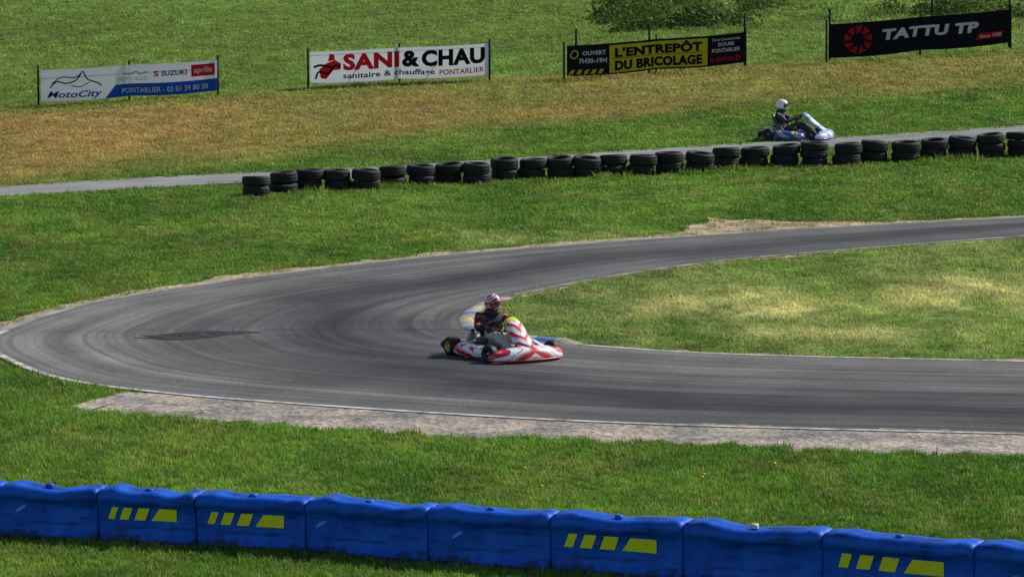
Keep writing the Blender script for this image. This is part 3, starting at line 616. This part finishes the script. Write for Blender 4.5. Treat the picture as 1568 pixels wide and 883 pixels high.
# ------------------------------------------------------------------ kart + driver
K_tyre=mat('slick_tyre',(.012,.012,.012),.6,0,.3,20,spec=.3)
K_steel=mat('chrome_tube',(.5,.5,.52),.25,.9,.1);K_black=mat('black_plastic',(.012,.012,.014),.45,0,.3,15);K_alu=mat('cast_aluminium',(.3,.3,.31),.4,.7,.2)
def kart(name,loc,rz,body,accent,rimc,yelc,steer=.2,seatc=(.2,.2,.21),sidebody=None,fairing=None):
    e=empty(name,loc,rz); sidebody=sidebody or body; fairing=fairing or body
    def wheel(nm,c,R,W,st=0,rm=None):
        mb=MB();ax=Vector((-math.sin(st),math.cos(st),0));h=W/2
        mb.lathe([(R*.55,-h*.9),(R*.62,-h),(R*.85,-h),(R*.96,-h*.85),(R,-h*.6),(R,h*.6),(R*.96,h*.85),(R*.85,h),(R*.62,h),(R*.55,h*.9)],c,ax,32,0,False)
        mb.lathe([(R*.56,-h*.92),(R*.5,-h*.9),(R*.47,-h*.3),(R*.47,h*.3),(R*.5,h*.9),(R*.56,h*.92)],c,ax,32,1,False)
        mb.lathe([(R*.47,-h*.2),(R*.2,-h*.35),(.02,-h*.35),(.0001,-h*.35)],c,ax,20,1,False);mb.lathe([(.0001,h*.35),(.02,h*.35),(R*.2,h*.35),(R*.47,h*.2)],c,ax,20,1,False)
        mb.tube([Vector(c)-ax*h*.8,Vector(c)+ax*h*.8],.022,10,2)
        mb.make(nm,[K_tyre,rm,K_steel],e)
    rr_=mat(name+'%s_rim'%str(accent[0]),rimc,.35,.3);rf_=mat('dark_magnesium_rim',(.05,.05,.05),.45,.5)
    wheel('rear_wheel_right',(-.52,-.59,.14),.14,.20,0,rr_);wheel('rear_wheel_left',(-.52,.59,.14),.14,.20,0,rr_)
    wheel('front_wheel_right',(.52,-.56,.13),.13,.13,steer,rf_);wheel('front_wheel_left',(.52,.56,.13),.13,.13,steer,rf_)
    mb=MB();r=.015
    for s in (1,-1):
        mb.tube([(-.68,s*.30,.11),(-.52,s*.31,.09),(-.2,s*.33,.065),(.2,s*.30,.06),(.42,s*.22,.065),(.60,s*.20,.075),(.80,s*.18,.09)],r,8)
        mb.tube([(.40,s*.22,.07),(.50,s*.40,.10),(.52,s*.50,.13)],r,8)
        mb.tube([(-.28,s*.33,.07),(-.28,s*.62,.07),(-.2,s*.66,.07),(.2,s*.64,.07),(.26,s*.60,.07),(.26,s*.3,.07)],.011,8)
        mb.tube([(-.3,s*.2,.3),(-.55,s*.3,.12)],.009,6)
    for x,y_ in ((.6,.2),(.2,.3),(-.2,.33)): mb.tube([(x,-y_,.065),(x,y_,.065)],r*.9,8)
    mb.tube([(-.52,-.58,.14),(-.52,.58,.14)],.02,12)
    mb.tube([(.12,0,.5),(.48,0,.14),(.5,0,.09)],.01,8)
    for s in (1,-1): mb.tube([(.46,0,.12),(.50,s*.46,.11)],.007,6); mb.tube([(.66,s*.14,.07),(.63,s*.14,.25)],.007,6)
    mb.make('frame',[K_steel],e)
    mb=MB();mb.loft([[(x,-w,.045),(x,w,.045),(x,w,.052),(x,-w,.052)] for x,w in ((-.15,.30),(.2,.28),(.5,.2),(.72,.17))]);mb.make('floor_tray',[K_alu],e,False)
    C=Vector((.12,0,.50));Nn=Vector((-.78,0,.62)).normalized();e1=Vector((0,1,0));e2=Nn.cross(e1)
    mb=MB();mb.tube([C+(e1*math.cos(t)+e2*math.sin(t))*.15 for t in [i*2*math.pi/28 for i in range(28)]],.014,8,0,True)
    for t in (0.3,math.pi-.3,1.5*math.pi,math.pi/2): mb.tube([C-Nn*.015,C+(e1*math.cos(t)+e2*math.sin(t))*.14],.01,6)
    mb.lathe([(.0001,.01),(.045,.01),(.045,-.02),(.0001,-.02)],C,Nn,14,0,False);mb.make('steering_wheel',[K_black],e)
    V=[];Fc=[];nu,nv=9,11
    for i in range(nu):
        t=i/(nu-1)
        bxp=np.interp(t,[0,.25,.5,.7,1],[.02,-.14,-.32,-.43,-.54]);bz=np.interp(t,[0,.25,.5,.7,1],[.13,.075,.07,.2,.58])
        wd=np.interp(t,[0,.3,.6,1],[.17,.2,.21,.17]);dp=np.interp(t,[0,.25,.55,.8,1],[.03,.12,.22,.14,.05])
        for j in range(nv):
            a=(j/(nv-1)-.5)*2; f=abs(a)**2.6
            dirx=np.interp(t,[0,.5,1],[0,.35,.9]);dirz=np.interp(t,[0,.5,1],[1,.8,.3])
            V.append((bxp+f*dp*dirx,a*wd,bz+f*dp*dirz))
    for i in range(nu-1):
        for j in range(nv-1): a=i*nv+j;Fc.append((a,a+1,a+nv+1,a+nv))
    so=add('seat',V,Fc,mat('seat_%s'%str(accent[0]),seatc,.45),e);sm=so.modifiers.new('s','SOLIDIFY');sm.thickness=.012
    for s,nm in ((1,'side_pod_left'),(-1,'side_pod_right')):
        mb=MB();rings=[]
        for x,w,z0,z1,yo in [(-.37,.10,.06,.15,.60),(-.35,.16,.045,.20,.60),(-.25,.19,.035,.225,.595),(0,.20,.035,.205,.58),(.2,.19,.035,.18,.555),(.30,.17,.04,.16,.53),(.335,.10,.06,.12,.51)]:
            rg=[]
            for t in range(14):
                an=2*math.pi*t/14;ca,sa=math.cos(an),math.sin(an);ca=math.copysign(abs(ca)**.55,ca);sa=math.copysign(abs(sa)**.55,sa)
                rg.append((x,s*(yo+ca*w/2),(z0+z1)/2+sa*(z1-z0)/2+(-.03*ca if sa>0 else 0)))
            rings.append(rg)
        mb.loft(rings);mb.make(nm,[sidebody],e)
    path=catmull([(.62,-.65,0),(.75,-.61,0),(.87,-.44,0),(.93,-.20,0),(.945,0,0),(.93,.20,0),(.87,.44,0),(.75,.61,0),(.62,.65,0)],33);nn=normals(path);rings=[]
    for i,p in enumerate(path):
        t=i/32;k=math.sin(math.pi*t);ed=min(1,.5+4*min(t,1-t));out=-nn[i]
        top=.17+.055*k**2;dp=.13+.11*k
        sec=[(-.01,.03),(.008,.06),(.006,.10),(-.012,top*.75),(-.05,top*.95),(-dp*.85,top+.018),(-dp,top-.02),(-dp*.9,top-.035),(-.09,top-.04),(-.055,.09),(-.04,.04)]
        rings.append([p+out*(a*(.6+.4*ed))+Vector((0,0,(z_-.10)*ed+.10)) for a,z_ in sec])
    mb=MB();mb.loft(rings);mb.make('nose_cone',[body],e)
    mb=MB();mb.tube([p-nn[i]*.004+Vector((0,0,.045)) for i,p in enumerate(path)],[.008+.004*math.sin(math.pi*i/32) for i in range(33)],8);mb.make('nose_lip',[mat('accent_%s'%str(accent[0]),accent,.35,coat=.3)],e)
    rings=[]
    for x,z,w,b_ in [(.235,.60,.085,.02),(.25,.605,.125,.03),(.33,.55,.15,.045),(.45,.44,.165,.055),(.58,.33,.17,.055),(.70,.26,.15,.04),(.80,.225,.10,.02)]:
        rg=[]
        for j in range(9):
            a=(j/8-.5)*2;rg.append((x+ (1-a*a)*b_*.7-.02,a*w,z+(1-a*a)*b_*.7-abs(a)**3*.03))
        for j in range(8,-1,-1):
            a=(j/8-.5)*2;rg.append((x+(1-a*a)*b_*.7-.032,a*w*.97,z+(1-a*a)*b_*.7-.012-abs(a)**3*.03))
        rings.append(rg)
    mb=MB();mb.loft(rings);fo=mb.make('front_fairing',[fairing,mat('plate_%s'%str(accent[0]),yelc,.4)],e)
    for p_ in fo.data.polygons:
        c=p_.center
        if c.x<.34 and c.x>.24: p_.material_index=1
    mb=MB();rings=[]
    for y_,w,hh in [(-.66,.04,.06),(-.62,.08,.12),(-.4,.09,.15),(-.2,.08,.11),(0,.08,.11),(.2,.08,.11),(.4,.09,.15),(.62,.08,.12),(.66,.04,.06)]:
        rings.append([(-.75+math.cos(t)*w/2,y_,.14+math.sin(t)*hh/2) for t in [i*2*math.pi/12 for i in range(12)]])
    mb.loft(rings);mb.make('rear_bumper',[K_black],e)
    mb=MB();mb.box((-.30,-.36,.17),(.2,.17,.16),0)
    for k in range(6): mb.box((-.30,-.36,.26+.018*k),(.15-.008*k,.15-.008*k,.009),0)
    mb.lathe([(.0001,.03),(.03,.025),(.035,-.02)],(-.30,-.36,.38),(0,0,1),10,1,False)
    mb.tube([(-.2,-.36,.2),(-.1,-.38,.24),(-.0,-.38,.25)],.03,10,1);mb.box((.02,-.39,.26),(.2,.12,.1),1)
    mb.tube([(-.38,-.36,.24),(-.46,-.34,.26),(-.56,-.26,.24),(-.66,-.12,.22),(-.68,.1,.22)],[.022,.03,.05,.055,.03],12,2);mb.make('engine',[K_alu,K_black,K_steel],e)
    mb=MB();mb.box((-.22,.40,.27),(.06,.2,.36),0);mb.make('radiator',[K_alu],e)
    mb=MB();mb.box((.22,0,.13),(.26,.2,.15),0,.25);mb.make('fuel_tank',[mat('tank_plastic',(.45,.43,.36),.5)],e)
    return e
def driver(name,loc,rz,suit,arm,leg,glove,helmet_mat,visor,headyaw=0.0):
    e=empty(name,loc,rz)
    C=Vector((.12,0,.50));Nn=Vector((-.78,0,.62)).normalized()
    pts=[(-.29,0,.19),(-.335,0,.33),(-.36,0,.48),(-.35,0,.60),(-.325,0,.68)];rad=[(.155,.13),(.145,.13),(.18,.145),(.11,.10),(.07,.07)];ed=[(0,1),(1,2),(2,3),(3,4)]
    reg=['b','b','b','b'];wr={}
    for s in (1,-1):
        w=C+Vector((0,s*.19,.0))+Nn*.055+Vector((-.01,0,.0));wr[s]=w;o=len(pts)
        pts+=[(-.35,s*.18,.575),(-.21,s*.32,.47),(-.15,s*.365,.42),(-.03,s*.29,.47),tuple(w)];rad+=[(.088,.082),(.070,.068),(.062,.060),(.052,.05),(.036,.034)]
        ed+=[(2,o),(o,o+1),(o+1,o+2),(o+2,o+3),(o+3,o+4)];reg+=['b','a','a','a','b']
        o=len(pts);pts+=[(-.20,s*.11,.175),(-.02,s*.17,.27),(.15,s*.215,.345),(.32,s*.175,.245),(.50,s*.135,.13)];rad+=[(.102,.096),(.09,.09),(.075,.075),(.066,.066),(.046,.046)]
        ed+=[(0,o),(o,o+1),(o+1,o+2),(o+2,o+3),(o+3,o+4)];reg+=['l']*5
    me=bpy.data.meshes.new('b');me.from_pydata(pts,ed,[]);o=bpy.data.objects.new('b',me);scn.collection.objects.link(o)
    md=o.modifiers.new('sk','SKIN')
    for i,r in enumerate(rad): me.skin_vertices[0].data[i].radius=r
    me.skin_vertices[0].data[0].use_root=True
    sb=o.modifiers.new('ss','SUBSURF');sb.levels=2;sb.render_levels=2
    dg=bpy.context.evaluated_depsgraph_get();bm_=bpy.data.meshes.new_from_object(o.evaluated_get(dg));bpy.data.objects.remove(o)
    bm_.materials.clear()
    for mt in (suit,arm,leg): bm_.materials.append(mt)
    segs=[(Vector(pts[a]),Vector(pts[b_]),r) for (a,b_),r in zip(ed,reg)]
    for p_ in bm_.polygons:
        c=p_.center;best=None
        for a,b_,r in segs:
            dd=b_-a;t=max(0,min(1,(c-a).dot(dd)/dd.length_squared));ds=(a+dd*t-c).length
            if best is None or ds<best[0]: best=(ds,r)
        p_.material_index={'b':0,'a':1,'l':2}[best[1]];p_.use_smooth=True
    for v_ in bm_.vertices:
        c=v_.co; f=.006*math.sin(c.x*70+c.z*35+3*math.sin(c.y*30))+.004*math.sin(c.z*110+c.y*60); v_.co=c+v_.normal*f
    bo=bpy.data.objects.new('body_suit',bm_);scn.collection.objects.link(bo);bo.parent=e
    mb=MB()
    for s in (1,-1):
        mb.loft([[(x,s*.13+math.cos(t)*w,z_+math.sin(t)*h_) for t in [i*2*math.pi/12 for i in range(12)]] for x,z_,w,h_ in [(.455,.10,.03,.04),(.48,.105,.045,.062),(.52,.13,.047,.07),(.565,.165,.045,.062),(.60,.205,.046,.045),(.622,.24,.038,.03),(.63,.26,.02,.015)]])
    mb.make('boots',[K_black],e)
    mb=MB();R0=.15
    for s in (1,-1):
        rp=C+Vector((0,s*R0,0));T=Nn.cross(Vector((0,1,0))).normalized();
        if T.z<0:T=-T
        Rr=Vector((0,s,0))
        w=wr[s]
        def ring(c,a1,a2,w1,w2): return [c+a1*math.cos(t)*w1+a2*math.sin(t)*w2 for t in [i*2*math.pi/10 for i in range(10)]]
        base=rp+Rr*.022+Nn*.02
        axis=(base-w).normalized();a2=T.cross(axis).normalized()
        mb.loft([ring(w-axis*.02,T,a2,.03,.026),ring(w+axis*.01,T,a2,.036,.022),ring(w.lerp(base,.6),T,a2,.044,.019),ring(base,T,a2,.044,.016),ring(base+axis*.008,T,a2,.036,.01)])
        for k,ln in enumerate((.88,1.0,.94,.78)):
            c=rp+T*((1.5-k)*.022);path=[]
            for a in (-50,-5,45,100,160):
                a_=math.radians(-50+(a+50)*ln);path.append(c+(Rr*math.cos(a_)-Nn*math.sin(a_))*.027)
            mb.tube(path,[.0105,.0105,.010,.009,.006],7)
        mb.tube([w.lerp(base,.35)+T*.036,rp+Nn*.032+T*.045-Rr*.004,rp+Nn*.026+T*.062-Rr*.012,rp+Nn*.018+T*.078-Rr*.014],[.013,.0125,.011,.007],7)
    mb.make('gloved_hands',[glove],e)
    V=[];Fc=[];FM=[];nu,nv=32,22
    for i in range(nv+1):
        th=math.pi*i/nv
        for j in range(nu):
            ph=2*math.pi*j/nu; x=math.sin(th)*math.cos(ph);y_=math.sin(th)*math.sin(ph);z=math.cos(th)
            X_=x*.146;Y_=y_*.124;Z_=z*.142
            if z<-.1 and x>0: X_+=.035*min(1,(-z-.1)*3)*x**1.5
            if z<-.55: Z_=-.142*(.55+(-z-.55)*.35)
            if z>-.22 and z<.36 and x>.42: X_-=.006
            V.append((X_,Y_,Z_))
    for i in range(nv):
        for j in range(nu):
            Fc.append((i*nu+j,(i+1)*nu+j,(i+1)*nu+(j+1)%nu,i*nu+(j+1)%nu))
            zz=math.cos(math.pi*(i+.5)/nv);xx=math.sin(math.pi*(i+.5)/nv)*math.cos(2*math.pi*(j+.5)/nu)
            FM.append(1 if (-.22<zz<.36 and xx>.42) else 0)
    ho=add('helmet',V,Fc,[helmet_mat,visor],e,True,FM);ho.location=(-.295,0,.79);ho.rotation_euler=(0,.12,headyaw)
    mb=MB();mb.loft([[(-.325+math.cos(t)*w_,math.sin(t)*w_,z_) for t in [i*2*math.pi/14 for i in range(14)]] for z_,w_ in ((.62,.125),(.66,.115),(.70,.10))]);mb.make('neck_collar',[K_black],e)
    return e
WH=(.76,.76,.78);RD=(.64,.012,.018);BK=(.015,.015,.02);GY=(.3,.31,.34)
RW=slashes('white_red_graphics',[(0,WH),(.30,BK),(.34,RD),(.62,WH),(.66,BK),(.70,WH),(.88,RD),(.94,WH)],(.5,1.0,1.6),.38,.05,.15)
RF=slashes('fairing_red_graphics',[(0,WH),(.26,RD),(.62,WH),(.68,BK),(.74,WH)],(1.0,1.6,-.5),.24,.03,.1)
SBY=(.6,.5,.03)
BLG=slashes('blue_yellow_graphics',[(0,(.02,.06,.35)),(.40,SBY),(.52,BK),(.62,(.5,.52,.6)),(.72,(.02,.06,.35))],(1.0,.4,1.6),.33,.05,.3)
BLW=slashes('white_blue_graphics',[(0,(.55,.65,.75)),(.34,(.05,.18,.6)),(.58,(.6,.66,.75)),(.66,BK),(.72,(.5,.04,.07)),(.80,(.55,.65,.75))],(1.0,1.1,-.4),.3,.04,.3)
TH=math.radians(58)
k0=G(770,546)+Vector((0,0,.017))
kart('racing_kart',k0,-TH,RW,(.65,.03,.02),(.55,.52,.04),(.6,.58,.05),.25,fairing=RF)
H1=slashes('helmet_red_white_blue',[(0,(.6,.02,.02)),(.42,(.75,.75,.75)),(.58,(.05,.1,.4)),(.74,(.75,.75,.75)),(.86,(.65,.05,.02))],(-.5,.8,1.4),.16,.02,.35)
S1=livery('suit_black_orange',[(0,(.012,.012,.016)),(.86,(.62,.05,.02)),(.92,(.012,.012,.016)),(.97,(.5,.5,.5))],(9,12,10),(.5,.2,.2),3,.8)
A1=slashes('sleeve_black_orange',[(0,(.012,.012,.016)),(.60,(.62,.06,.02)),(.82,(.012,.012,.016))],(1.4,.5,-.8),.3,.01,.2,.8)
driver('kart_driver',k0,-TH,S1,A1,mat('grey_suit_legs',(.45,.43,.40),.85,0,.35,14),mat('glove_dark',(.03,.03,.035),.7),H1,mat('tinted_visor',(.10,.012,.01),.08,0,.1,coat=1),.2)
k1=G(1216,213)+Vector((0,0,.017))
kart('racing_kart',k1,-math.radians(14),BLW,(.05,.2,.6),(.04,.04,.05),(.2,.45,.7),.05,(.05,.05,.06),BLG)
driver('kart_driver',k1,-math.radians(14),mat('black_suit',(.015,.015,.02),.7,0,.3),mat('black_sleeve',(.02,.02,.026),.7,0,.4),mat('black_legs',(.015,.016,.022),.7),mat('red_glove',(.3,.03,.03),.7),mat('white_helmet',(.78,.78,.76),.25,0,.06,coat=.6),mat('dark_visor',(.02,.02,.025),.08,coat=1),0)
# ------------------------------------------------------------------ light, sky, camera
az=math.radians(60);el=math.radians(40)
ts=Vector((math.sin(az)*math.cos(el),math.cos(az)*math.cos(el),math.sin(el)))
sl=bpy.data.lights.new('sun','SUN');sl.energy=5.0;sl.angle=math.radians(.5);sl.color=(1,.96,.89);so=bpy.data.objects.new('sun',sl);scn.collection.objects.link(so);so.rotation_euler=ts.to_track_quat('Z','Y').to_euler();so.location=(30,60,60)
w=bpy.data.worlds.new('World');scn.world=w;w.use_nodes=True;N=w.node_tree.nodes;L=w.node_tree.links
sk=N.new('ShaderNodeTexSky');sk.sky_type='NISHITA';sk.sun_disc=False;sk.sun_elevation=el;sk.sun_rotation=az
L.new(sk.outputs[0],N['Background'].inputs[0]);N['Background'].inputs[1].default_value=.11
cam=bpy.data.cameras.new('camera');cam.lens=36*F/1568;cam.sensor_width=36;cam.clip_start=1;cam.clip_end=6000
co=bpy.data.objects.new('camera',cam);scn.collection.objects.link(co);co.location=(0,0,H);co.rotation_euler=(math.pi/2-P,0,0);scn.camera=co
scn.view_settings.view_transform='Standard';scn.view_settings.look='None';scn.view_settings.exposure=0
